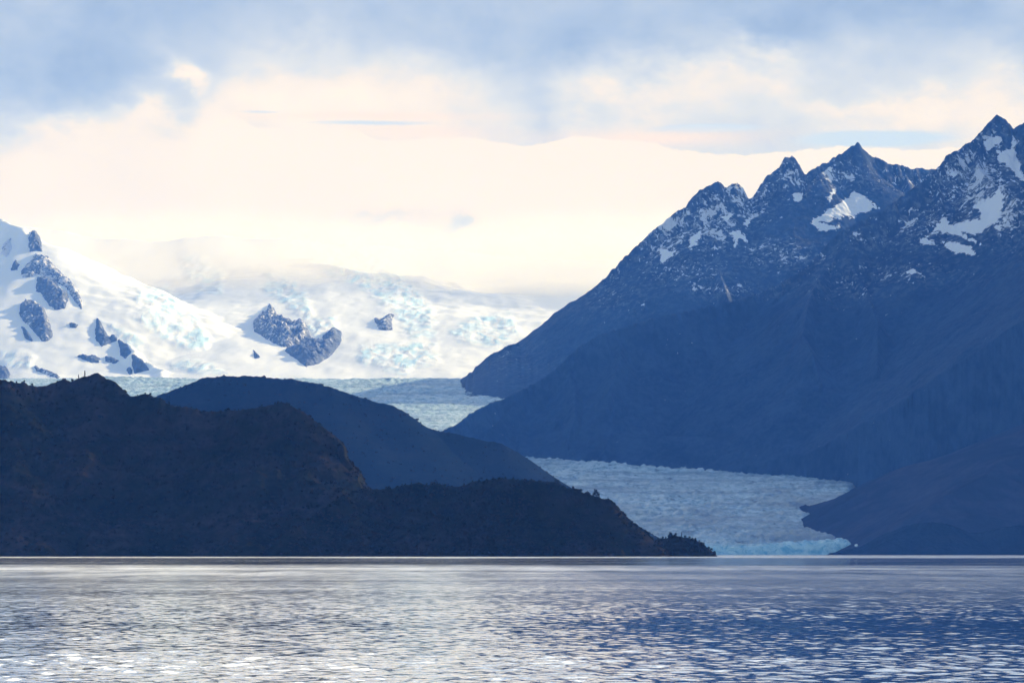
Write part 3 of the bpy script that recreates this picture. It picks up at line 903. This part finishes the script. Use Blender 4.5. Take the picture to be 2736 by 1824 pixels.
# ------------------------------------------------------------------ spur and low hills on the right shore
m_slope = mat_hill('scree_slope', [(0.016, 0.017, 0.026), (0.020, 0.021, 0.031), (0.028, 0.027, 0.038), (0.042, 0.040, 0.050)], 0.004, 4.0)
X, Y = np.meshgrid(seq(480, 3200, 420), seq(7500, 9900, 330))
ridge_c = [P(*q) for q in [(2300, 1290, 9150), (2400, 1258, 9050), (2550, 1205, 8900), (2736, 1130, 8700), (2950, 1050, 8500), (3300, 960, 8300)]]
Z, D, S = envelope(X, Y, [ridge_c], 0.15, 80, 0.34)
Z += sstep(D, 0, 120) * (16 * fbm(X / 240, Y / 240, 5) - 14 * (0.5 + 0.5 * fbm(S / 90, D / 400, 4, ridged=True)))
sd = poly_sd(X, Y, poly_out)
base = np.where(Y > 8000, ice_plane(X, Y), 20 - (8000 - Y) * 0.08)
Z = np.minimum(Z, base + 0.55 * sd + 5 * fbm(X / 60, Y / 60, 4))
Z = np.where(sd > 0, np.maximum(Z, np.minimum(base + 0.25 * sd, 4 + 0.1 * sd) + 3 * fbm(X / 50, Y / 50, 3)), Z)
Z = np.where(Y < 7930, Z - 0.35 * (7930 - Y) * sstep(1150 - X, 0, 200), Z)
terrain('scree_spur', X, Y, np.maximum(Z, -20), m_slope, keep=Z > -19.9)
tag(bpy.data.objects['scree_spur'], 'smooth dusky blue scree slope at the foot of the highest mountain, beside the glacier tongue', 'hillside', kind='structure')

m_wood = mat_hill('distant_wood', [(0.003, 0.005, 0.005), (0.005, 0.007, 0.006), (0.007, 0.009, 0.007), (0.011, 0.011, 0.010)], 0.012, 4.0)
C8 = lambda p: crop(p, 1600, 1150, 2.070)
X, Y = np.meshgrid(seq(760, 2600, 460), seq(7350, 8150, 140))
ridge_d = along(C8([(1235, 688), (1300, 672), (1380, 655), (1450, 640), (1500, 612), (1560, 580), (1600, 562), (1650, 545), (1700, 525), (1750, 510), (1800, 506), (1850, 505), (1900, 510), (1950, 520), (2000, 542), (2050, 560), (2090, 563), (2130, 560), (2190, 545), (2250, 532), (2300, 526), (2352, 520), (2500, 480), (2700, 440)]), [(2190, 7830), (2300, 7760), (2500, 7680), (3000, 7680)], 4, 8, 9.0, 1.2)
Z, D, S = envelope(X, Y, [ridge_d], 0.2, 50, 0.45)
Z += sstep(D, 0, 60) * 5 * fbm(X / 90, Y / 90, 4) + 1.8 * np.abs(fbm(X / 9, Y / 9, 2))
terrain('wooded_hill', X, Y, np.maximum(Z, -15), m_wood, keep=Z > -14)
tag(bpy.data.objects['wooded_hill'], 'low dark wooded hills along the right shore in front of the scree slope', 'hill', kind='structure')

# ------------------------------------------------------------------ the rounded middle hill
C6 = lambda p: crop(p, 0, 960, 2.352)
C7 = lambda p: crop(p, 900, 960, 2.613)
SKY_M = [(-300, 1240), (150, 1140), (300, 1092)] + C6([(985, 232), (1060, 205), (1120, 180), (1200, 150), (1270, 115), (1340, 112), (1390, 103), (1480, 107), (1560, 102), (1650, 105), (1720, 118), (1800, 122), (1830, 118), (1900, 135), (2000, 150), (2080, 172), (2150, 200), (2250, 235)]) + \
    C7([(0, 210), (150, 260), (250, 290), (380, 318), (480, 370), (530, 405), (580, 450), (630, 475), (700, 495), (760, 512), (830, 515), (900, 535), (1000, 560), (1080, 572), (1150, 585), (1200, 615), (1270, 650), (1340, 695), (1400, 740), (1470, 795), (1510, 835), (1560, 880), (1700, 1000), (1850, 1200)])
X, Y = np.meshgrid(seq(-1900, 620, 700), np.concatenate([seq(5150, 5850, 90)[:-1], seq(5850, 6200, 150)[:-1], seq(6200, 6800, 40)]))
ridge_m = along(SKY_M, [(-300, 6150), (600, 6050), (1200, 5950), (1600, 5900)], 5, 4)
Z, D, S = envelope(X, Y, [ridge_m], 0.25, 90, 0.52)
Z += sstep(D, 10, 160) * (9 * fbm(X / 210, Y / 210, 5) - 3 * (0.5 + 0.5 * fbm(S / 110, D / 300, 3, ridged=True))) + 2.2 * np.maximum(0, fbm(X / 8, Y / 8, 2)) * sstep(fbm(X / 60, Y / 60, 2), -0.3, 0.3)
m_mid = mat_hill('middle_hill_scrub', [(0.005, 0.011, 0.018), (0.007, 0.014, 0.022), (0.009, 0.016, 0.025), (0.013, 0.019, 0.026)], 0.008, 5.0)  # some haze blue is mixed into the scrub colour
MX, MY, MZ = X[0], Y[:, 0], Z
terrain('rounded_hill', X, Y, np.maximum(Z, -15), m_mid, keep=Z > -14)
tag(bpy.data.objects['rounded_hill'], 'smooth rounded dark blue hill between the dark headland and the glacier', 'hill', kind='structure')

# ------------------------------------------------------------------ the dark headland and its low promontory
CH = lambda p: crop(p, 0, 980, 4.9)
SKY_H = [(-420, 960), (-200, 1010)] + CH([(0, 160), (70, 160), (100, 195), (150, 205), (190, 205), (240, 208), (290, 198), (325, 195), (370, 235), (410, 238), (480, 250), (540, 247), (600, 245), (655, 215), (740, 190), (800, 165), (840, 155), (880, 170), (930, 192), (980, 172), (1030, 140), (1090, 128), (1150, 118), (1200, 95), (1235, 75), (1280, 72),
                                              (1310, 95), (1350, 115), (1390, 152), (1460, 170), (1510, 195), (1540, 225), (1570, 280), (1585, 335), (1620, 355), (1690, 372), (1730, 380), (1800, 378), (1850, 352), (1900, 345), (1950, 352), (1990, 372), (2030, 395), (2090, 410)]) + \
    C6([(1060, 278), (1100, 290), (1180, 298), (1250, 315), (1310, 325), (1400, 322), (1470, 317), (1540, 314), (1620, 300), (1690, 285), (1760, 268), (1800, 275), (1850, 300), (1900, 325), (1950, 360), (2000, 400), (2070, 450), (2120, 490), (2150, 530), (2165, 560), (2172, 620), (2200, 660), (2240, 710), (2260, 780), (2285, 830), (2400, 1000), (2500, 1230)])
SKY_L = [(760, 1420), (830, 1382), (880, 1345), (925, 1318)] + C7([(130, 915), (200, 907), (410, 892), (480, 872), (560, 864), (650, 872), (700, 862), (760, 882), (850, 887), (900, 872), (950, 848), (1020, 852), (1080, 832), (1150, 824), (1250, 832), (1350, 842), (1420, 852), (1500, 850)]) + \
    crop([(690, 255), (740, 288), (830, 305), (900, 328), (960, 348), (1010, 362), (1080, 385), (1120, 398), (1170, 405), (1210, 440), (1250, 480), (1275, 520), (1290, 560), (1320, 615), (1345, 650), (1370, 690), (1400, 745), (1440, 770), (1490, 790), (1550, 800), (1620, 795), (1680, 785), (1730, 762), (1770, 752), (1810, 748), (1860, 758), (1900, 770), (1960, 788), (2010, 800), (2060, 830), (2110, 862), (2150, 900), (2200, 945), (2260, 1000)], 1300, 1220, 3.5636)
ridge_h = along(SKY_H, [(-420, 3330), (0, 3330), (255, 3380), (420, 3330), (750, 3290), (900, 3260), (950, 3220), (1100, 3180)], 4, 5)
ridge_l = along(SKY_L, [(760, 2965), (900, 3020), (1000, 3060), (1300, 3075), (1600, 3050), (1720, 3040), (1900, 3040)], 2, 6)
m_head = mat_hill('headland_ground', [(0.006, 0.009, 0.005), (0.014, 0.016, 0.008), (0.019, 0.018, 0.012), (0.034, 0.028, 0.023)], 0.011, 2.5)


def land(X, Y, ridge, spur, slope, seed):
    Z, D, S = envelope(X, Y, [ridge], 0.5, 25, slope)
    if spur:
        Z2, D2, S2 = envelope(X, Y, spur, 0.3, 20, slope)
        Z = np.maximum(Z, Z2)
    f = sstep(D, 3, 60)
    Z += f * (19 * fbm(X / 75 + seed, Y / 75, 6, 0.6) - 9 * (0.5 + 0.5 * fbm(S / 45 + X / 300, D / 160, 4, 0.55, ridged=True)))
    Z += sstep(D, 0, 12) * 2.2 * fbm(X / 11, Y / 11, 3, 0.6)
    shore = sstep(Z, -5, 25)
    return Z - (1 - shore) * 1.5 * np.abs(fbm(X / 12, Y / 12, 3)), D


X, Y = np.meshgrid(seq(-760, -60, 470), np.concatenate([seq(2940, 3400, 270)[:-1], seq(3400, 3620, 60)]))
Zh, D = land(X, Y, ridge_h, spurs(ridge_h, 95, 300, 0.6, 3, (0.0, -1.0)), 0.62, 0.0)
capx = [q[0] for q in ridge_h if 1368 + q[0] / (q[1] * KS) > 880]
capz = [q[2] for q in ridge_h if 1368 + q[0] / (q[1] * KS) > 880]
cap = np.interp(X + 7 * fbm(Y / 40, X * 0 + 1.7, 3) * sstep(3190 - Y, 0, 60), capx, capz) + 2
Zh = np.where(X > capx[0], np.minimum(Zh, cap), Zh)
terrain('headland', X, Y, np.maximum(Zh, -12), m_head, keep=Zh > -11)
tag(bpy.data.objects['headland'], 'tall dark craggy headland covered in scrub at the left edge above the lake', 'headland', kind='structure')
HX, HY, HZ = X[0], Y[:, 0], Zh
X, Y = np.meshgrid(seq(-270, 240, 380), seq(2890, 3260, 260))
Zl, D = land(X, Y, ridge_l, spurs(ridge_l, 70, 120, 0.5, 9, (0.0, -1.0)), 0.62, 4.0)
terrain('promontory', X, Y, np.maximum(Zl, -12), m_head, keep=Zl > -11)
tag(bpy.data.objects['promontory'], 'low dark wooded promontory tapering to a point in front of the glacier', 'headland', kind='structure')
LX, LY, LZ = X[0], Y[:, 0], Zl


def sample(hx, hy, hz, x, y):
    i = np.clip(np.searchsorted(hx, x) - 1, 0, len(hx) - 2)
    j = np.clip(np.searchsorted(hy, y) - 1, 0, len(hy) - 2)
    a = np.clip((x - hx[i]) / (hx[i + 1] - hx[i]), 0, 1)
    b = np.clip((y - hy[j]) / (hy[j + 1] - hy[j]), 0, 1)
    return (hz[j, i] * (1 - a) + hz[j, i + 1] * a) * (1 - b) + (hz[j + 1, i] * (1 - a) + hz[j + 1, i + 1] * a) * b


# ------------------------------------------------------------------ scrub and trees
def mat_leaf(name, a, b):
    m, g, bs = new_mat(name)
    pos = g.n.new('ShaderNodeTexCoord').outputs['Object']
    n = g.noise(pos, 0.06, 5.0, 0.6)
    g.put(bs.inputs['Base Color'], g.mix(g.smooth(n, 0.35, 0.65), a, b))
    bs.inputs['Roughness'].default_value = 0.8
    bs.inputs['Specular IOR Level'].default_value = 0.03
    return m


m_scrub = mat_leaf('scrub_leaves', (0.010, 0.014, 0.006), (0.026, 0.021, 0.013))
m_leaf = mat_leaf('tree_leaves', (0.008, 0.014, 0.006), (0.016, 0.020, 0.010))
m_bark, gb, bb = new_mat('bark')
gb.put(bb.inputs['Base Color'], gb.mix(gb.noise(gb.n.new('ShaderNodeTexCoord').outputs['Object'], 6.0, 4.0), (0.03, 0.022, 0.016), (0.07, 0.055, 0.04)))
bb.inputs['Roughness'].default_value = 0.9
rs = np.random.RandomState(21)


def leaf_cards(centres, size):
    """one small bent leaf cluster (two triangles) at each centre, freely turned"""
    n = len(centres)
    a = rs.normal(size=(n, 3))
    a /= np.linalg.norm(a, axis=1, keepdims=True)
    b = np.cross(a, rs.normal(size=(n, 3)))
    b /= np.linalg.norm(b, axis=1, keepdims=True)
    s = size * rs.uniform(0.6, 1.4, (n, 1))
    v = np.stack([centres - a * s, centres + b * s * 0.6, centres + a * s, centres - b * s * 0.6 + np.cross(a, b) * s * 0.4], 1)
    f = np.arange(n * 4).reshape(n, 4)
    return v.reshape(-1, 3), f


def scrub_on(hx, hy, hz, n, seed, smin, smax):
    r = np.random.RandomState(seed)
    x = r.uniform(hx[0], hx[-1], n * 4)
    y = r.uniform(hy[0], hy[-1], n * 4)
    z = sample(hx, hy, hz, x, y)
    dens = sstep(fbm(x / 70, y / 70, 4), -0.35, 0.25)
    ok = (z > 2) & (r.rand(n * 4) < 0.25 + 0.75 * dens)
    x, y, z = x[ok][:n], y[ok][:n], z[ok][:n]
    size = r.uniform(smin, smax, len(x)) * (0.7 + 0.6 * r.rand(len(x)) ** 3)
    per = 16
    q = r.normal(size=(len(x), per, 3))
    q /= np.linalg.norm(q, axis=2, keepdims=True)
    q *= r.uniform(0.5, 1.0, (len(x), per, 1)) ** 0.5
    q[:, :, 2] = np.abs(q[:, :, 2]) * 0.9
    c = np.stack([x, y, z - 0.3], -1)[:, None, :] + q * size[:, None, None]
    return c.reshape(-1, 3), np.repeat(size, per)


cs, ss = [], []
for args in ((HX, HY, HZ, 9000, 31, 1.2, 2.6), (LX, LY, LZ, 6500, 32, 1.0, 2.6), (MX, MY, MZ, 5000, 33, 1.6, 3.4)):
    c, s = scrub_on(*args)
    cs.append(c)
    ss.append(s)
cs, ss = np.concatenate(cs), np.concatenate(ss)
v, f = leaf_cards(cs, 1.0)
v = (v.reshape(-1, 4, 3) - cs[:, None, :]) * (ss[:, None, None] * 0.62) + cs[:, None, :]
o = mesh_from('undergrowth', v.reshape(-1, 3), f, m_scrub, smooth=False)
tag(o, 'dark scrub and low bushes covering the headland, promontory and rounded hill', 'undergrowth', kind='stuff')


def tube(pts, radii, sides=6):
    vs, fs = [], []
    for (p, r) in zip(pts, radii):
        for k in range(sides):
            a = 2 * math.pi * k / sides
            vs.append((p[0] + r * math.cos(a), p[1] + r * math.sin(a), p[2]))
    for i in range(len(pts) - 1):
        for k in range(sides):
            a, b = i * sides + k, i * sides + (k + 1) % sides
            fs.append((a, b, b + sides, a + sides))
    return vs, fs


def make_tree(kind, seed):
    """one tree 1 m per unit, 7 m tall: tapered trunk with limbs, crown of leaf clusters"""
    r = random.Random(seed)
    H = 7.0
    root = bpy.data.objects.new('spire_tree' if kind == 'spire' else 'wind_bent_tree', None)
    COL.objects.link(root)
    vs, fs = [], []

    def add(pts, radii):
        a, b = tube(pts, radii)
        k = len(vs)
        vs.extend(a)
        fs.extend([tuple(i + k for i in q) for q in b])
    lean = r.uniform(-0.5, 0.5)
    top = 0.97 * H if kind == 'spire' else 0.7 * H
    trunk = [(lean * (t ** 2), r.uniform(-.05, .05), t * top - 0.8 * (t == 0)) for t in (0, .25, .5, .75, 1)]
    add(trunk, [0.22, 0.17, 0.13, 0.08, 0.03])
    cent = []
    if kind == 'spire':
        for k in range(26):
            t = 0.12 + 0.86 * k / 25
            w = 1.25 * (1 - t) ** 0.8 + 0.12
            ang = k * 2.4 + r.uniform(-.4, .4)
            L = w * r.uniform(0.6, 1.15)
            c = (lean * t * t + math.cos(ang) * L, math.sin(ang) * L, t * H - 0.25 * L)
            add([(lean * t * t, 0, t * H), ((c[0] + lean * t * t) / 2, c[1] / 2, t * H), c], [0.05, 0.04, 0.02])
            for _ in range(9):
                s = r.random()
                cent.append((lean * t * t + (c[0] - lean * t * t) * s + r.gauss(0, .13), c[1] * s + r.gauss(0, .13), t * H + (c[2] - t * H) * s + r.gauss(0, .13)))
        for _ in range(14):
            cent.append((lean + r.gauss(0, .08), r.gauss(0, .08), H * r.uniform(.9, 1.02)))
        size = 0.34
    else:
        for k in range(18):
            ang = k * 2.4 + r.uniform(-.5, .5)
            t = 0.05 + 0.9 * k / 17
            L = r.uniform(0.8, 2.2) * (1.15 - 0.7 * t)
            p0 = (lean * t * t, 0, t * top)
            c = (p0[0] + math.cos(ang) * L + 0.3, math.sin(ang) * L, t * top + r.uniform(0.3, 1.5))
            add([p0, ((p0[0] + c[0]) / 2, c[1] / 2, (p0[2] + c[2]) / 2 - .1), c], [0.09, 0.06, 0.03])
            R = r.uniform(0.7, 1.2)
            for _ in range(24):
                q = Vector((r.gauss(0, 1), r.gauss(0, 1), r.gauss(0, .7))).normalized() * R * r.uniform(.4, 1.0)
                cent.append((c[0] + q.x, c[1] + q.y, c[2] + q.z))
        size = 0.42
    mesh_from('trunk', vs, fs, m_bark, root)
    v, f = leaf_cards(np.array(cent), size)
    mesh_from('crown', v, f, m_leaf, root, smooth=False)
    return root


protos = {'spire': [make_tree('spire', s) for s in (1, 2)], 'bushy': [make_tree('bushy', s) for s in (3, 4, 5)]}
used = set()
rt = random.Random(5)


def copy_tree(src):
    if src.name not in used:
        used.add(src.name)
        return src
    c = src.copy()
    COL.objects.link(c)
    for ch in src.children:
        k = ch.copy()
        COL.objects.link(k)
        k.parent = c
    return c


def plant(kind, u, v_base, d, h_px, label, group):
    """stand a tree on the ground under (u, v) near distance d, h_px picture pixels tall"""
    hx, hy, hz = (HX, HY, HZ) if d > 3150 else (LX, LY, LZ)
    x = (u - 1368) * KS * d
    yy = np.arange(d - 25, d + 25, 1.0)
    zz = sample(hx, hy, hz, np.full(yy.shape, x), yy)
    j = int(np.argmax((zz - CAM_H) / yy))
    o = copy_tree(rt.choice(protos[kind]))
    o.location = (x, float(yy[j]), float(zz[j]) - 0.3)
    s = h_px * KS * d / 7.0
    w = s * rt.uniform(0.9, 1.3)
    o.scale = (w, w, s)
    o.rotation_euler = (0, 0, rt.uniform(0, 6.28))
    tag(o, label, 'tree', group)


def d_of(ridge, u):
    us = [1368 + q[0] / (q[1] * KS) for q in ridge]
    return float(np.interp(u, us, [q[1] for q in ridge]))


for u, h, kind, lab in [(226.5, 17, 'spire', 'tallest thin spire tree standing alone left of the headland summit'), (210, 11, 'spire', 'short pointed tree just left of the tallest spire tree'),
                        (193, 10, 'bushy', 'small ragged bushy tree in the dip left of the spire trees'), (31, 8, 'bushy', 'small round tree nearest the left edge on the headland crest'),
                        (44, 7, 'bushy', 'second small round tree from the left edge on the headland crest'), (65, 7, 'bushy', 'small tree on the little knoll of the headland crest at far left'),
                        (86, 9, 'bushy', 'small tree at the left rim of the dip in the headland crest')]:
    plant(kind, u, 0, d_of(ridge_h, u), h, lab, 'trees on the headland crest')
for u in (368, 388, 402, 452, 480, 512, 545, 612, 628, 637, 700, 735, 752, 800):
    plant('bushy', u, 0, d_of(ridge_h, u), rt.uniform(5, 9), 'small dark bushy tree on the headland crest below the rounded hill', 'bushy trees on the lower headland crest')
plant('bushy', 1592, 0, d_of(ridge_l, 1592), 22, 'largest dark bushy tree standing out on the promontory crest against the glacier', 'trees on the promontory')
plant('bushy', 1599, 0, d_of(ridge_l, 1599), 15, 'smaller bushy tree leaning on the largest promontory tree', 'trees on the promontory')
plant('bushy', 1491, 0, d_of(ridge_l, 1491), 13, 'bushy tree where the rounded hill meets the promontory crest', 'trees on the promontory')
plant('bushy', 1484, 0, d_of(ridge_l, 1476), 12, 'lower bushy tree left of the one where hill and promontory crests meet', 'trees on the promontory')
plant('spire', 1821, 0, d_of(ridge_l, 1821), 14, 'slim pointed tree near the top of the promontory end knoll', 'trees on the promontory')
plant('bushy', 1792, 0, d_of(ridge_l, 1790), 14, 'broad tree on the left shoulder of the promontory end knoll', 'trees on the promontory')
for u in (1512, 1531, 1540, 1553, 1566, 1690, 1700, 1711, 1722, 1728, 1735, 1742, 1750, 1757, 1764, 1771, 1779, 1806, 1831, 1843, 1850, 1858, 1868, 1880, 1893, 1901):
    plant(rt.choice(['bushy', 'bushy', 'bushy', 'bushy', 'spire']), u, 0, d_of(ridge_l, u), rt.uniform(6, 11), 'small dark tree fringing the right part of the promontory crest against the glacier', 'small trees fringing the promontory')
for u in (1060, 1075, 1083, 1100, 1118, 1140, 1168, 1190, 1240, 1262, 1280, 1300, 1318, 1335, 1350, 1372, 1395, 1420, 1440, 1462):
    plant('bushy', u, 0, d_of(ridge_l, u), rt.uniform(5, 9), 'small dark tree on the left part of the promontory crest below the rounded hill', 'small trees on the promontory crest')

# a lone block of white ice left on the dark shore
r = random.Random(3)
cx, cy, cz = P(2288, 1456, 7900)
vs, fs = [], []
lat, lon = 6, 9
for i in range(lat + 1):
    for j in range(lon):
        a, b = math.pi * i / lat, 2 * math.pi * j / lon
        k = 4.2 * r.uniform(0.75, 1.15)
        vs.append((k * math.sin(a) * math.cos(b) * 1.1, k * math.sin(a) * math.sin(b), k * math.cos(a) * 0.9))
for i in range(lat):
    for j in range(lon):
        fs.append((i * lon + j, i * lon + (j + 1) % lon, (i + 1) * lon + (j + 1) % lon, (i + 1) * lon + j))
m_block, gk, bk = new_mat('white_ice')
gk.put(bk.inputs['Base Color'], gk.mix(gk.noise(gk.n.new('ShaderNodeTexCoord').outputs['Object'], 0.5, 4.0), (0.75, 0.85, 0.9), (0.92, 0.93, 0.93)))
bk.inputs['Roughness'].default_value = 0.5
o = mesh_from('ice_block', vs, fs, m_block, smooth=False)
o.location = (cx, cy, cz)
tag(o, 'tiny white ice block on the dark shore right of the glacier tip', 'ice')

# ------------------------------------------------------------------ the air
m_air = bpy.data.materials.new('blue_air')
m_air.use_nodes = True
t = m_air.node_tree
t.nodes.clear()
mo = t.nodes.new('ShaderNodeOutputMaterial')
pv = t.nodes.new('ShaderNodeVolumePrincipled')
pv.inputs['Color'].default_value = (0.075, 0.27, 1.0, 1)
pv.inputs['Absorption Color'].default_value = (1, 1, 1, 1)
pv.inputs['Density'].default_value = 2.75e-5
pv.inputs['Anisotropy'].default_value = 0.0
pv.inputs['Density Attribute'].default_value = ''
t.links.new(pv.outputs[0], mo.inputs['Volume'])
m_air.cycles.homogeneous_volume = True
x0, x1, y0, y1, z0, z1 = -13000, 13000, -2000, 27500, -22, 2900
hz = mesh_from('haze', [(x0, y0, z0), (x1, y0, z0), (x1, y1, z0), (x0, y1, z0), (x0, y0, z1), (x1, y0, z1), (x1, y1, z1), (x0, y1, z1)],
               [(0, 3, 2, 1), (4, 5, 6, 7), (0, 1, 5, 4), (1, 2, 6, 5), (2, 3, 7, 6), (3, 0, 4, 7)], m_air, smooth=False)
tag(hz, 'pale blue air that fades the far mountains', 'haze', kind='stuff')

# the cloud lying on the upper snowfields: thin at its rims, thicker inside
nx, nz = 150, 44
A, B = np.meshgrid(np.linspace(0, 1, nx), np.linspace(0, 1, nz))
XM = -5200 + 9600 * A
top = 2360 + 170 * fbm(XM / 1300, XM * 0 + 3.3, 4)
bot = 1500 + 130 * fbm(XM / 1500, XM * 0 + 8.1, 3)
ZM = bot + (top - bot) * B
prof = np.clip(np.sin(np.pi * B ** 0.8), 0, 1) ** 2 * np.clip(np.sin(np.pi * A), 0, 1) ** 0.5
th = 1500 * prof * (0.55 + 0.75 * np.clip(0.5 + 0.8 * fbm(XM / 1100 + 3, ZM / 420, 4), 0, 1.4))
yc = 19300 + 900 * (B - 0.5)
fr = np.stack([XM, yc - th * 0.6, ZM], -1).reshape(-1, 3)
bk = np.stack([XM, yc + th * 0.6 + 0.5, ZM], -1).reshape(-1, 3)
ff = grid_faces(nz, nx)
N = nx * nz
rim = []
i = np.arange(N).reshape(nz, nx)
loop = np.concatenate([i[0, :], i[1:, -1], i[-1, -2::-1], i[-2:0:-1, 0]])
for a, b in zip(loop, np.roll(loop, -1)):
    rim.append((b, a, a + N, b + N))
m_mist = bpy.data.materials.new('white_mist')
m_mist.use_nodes = True
t = m_mist.node_tree
t.nodes.clear()
mo = t.nodes.new('ShaderNodeOutputMaterial')
pv = t.nodes.new('ShaderNodeVolumePrincipled')
pv.inputs['Color'].default_value = (1, 0.975, 0.92, 1)
pv.inputs['Density'].default_value = 8e-4
pv.inputs['Anisotropy'].default_value = 0.35
pv.inputs['Density Attribute'].default_value = ''
t.links.new(pv.outputs[0], mo.inputs['Volume'])
m_mist.cycles.homogeneous_volume = True
mist = mesh_from('mist', np.concatenate([fr, bk]), np.concatenate([ff, ff[:, ::-1] + N, np.array(rim)]), m_mist)
tag(mist, 'thin white cloud lying on the upper snowfields of the mountain', 'mist', kind='stuff')
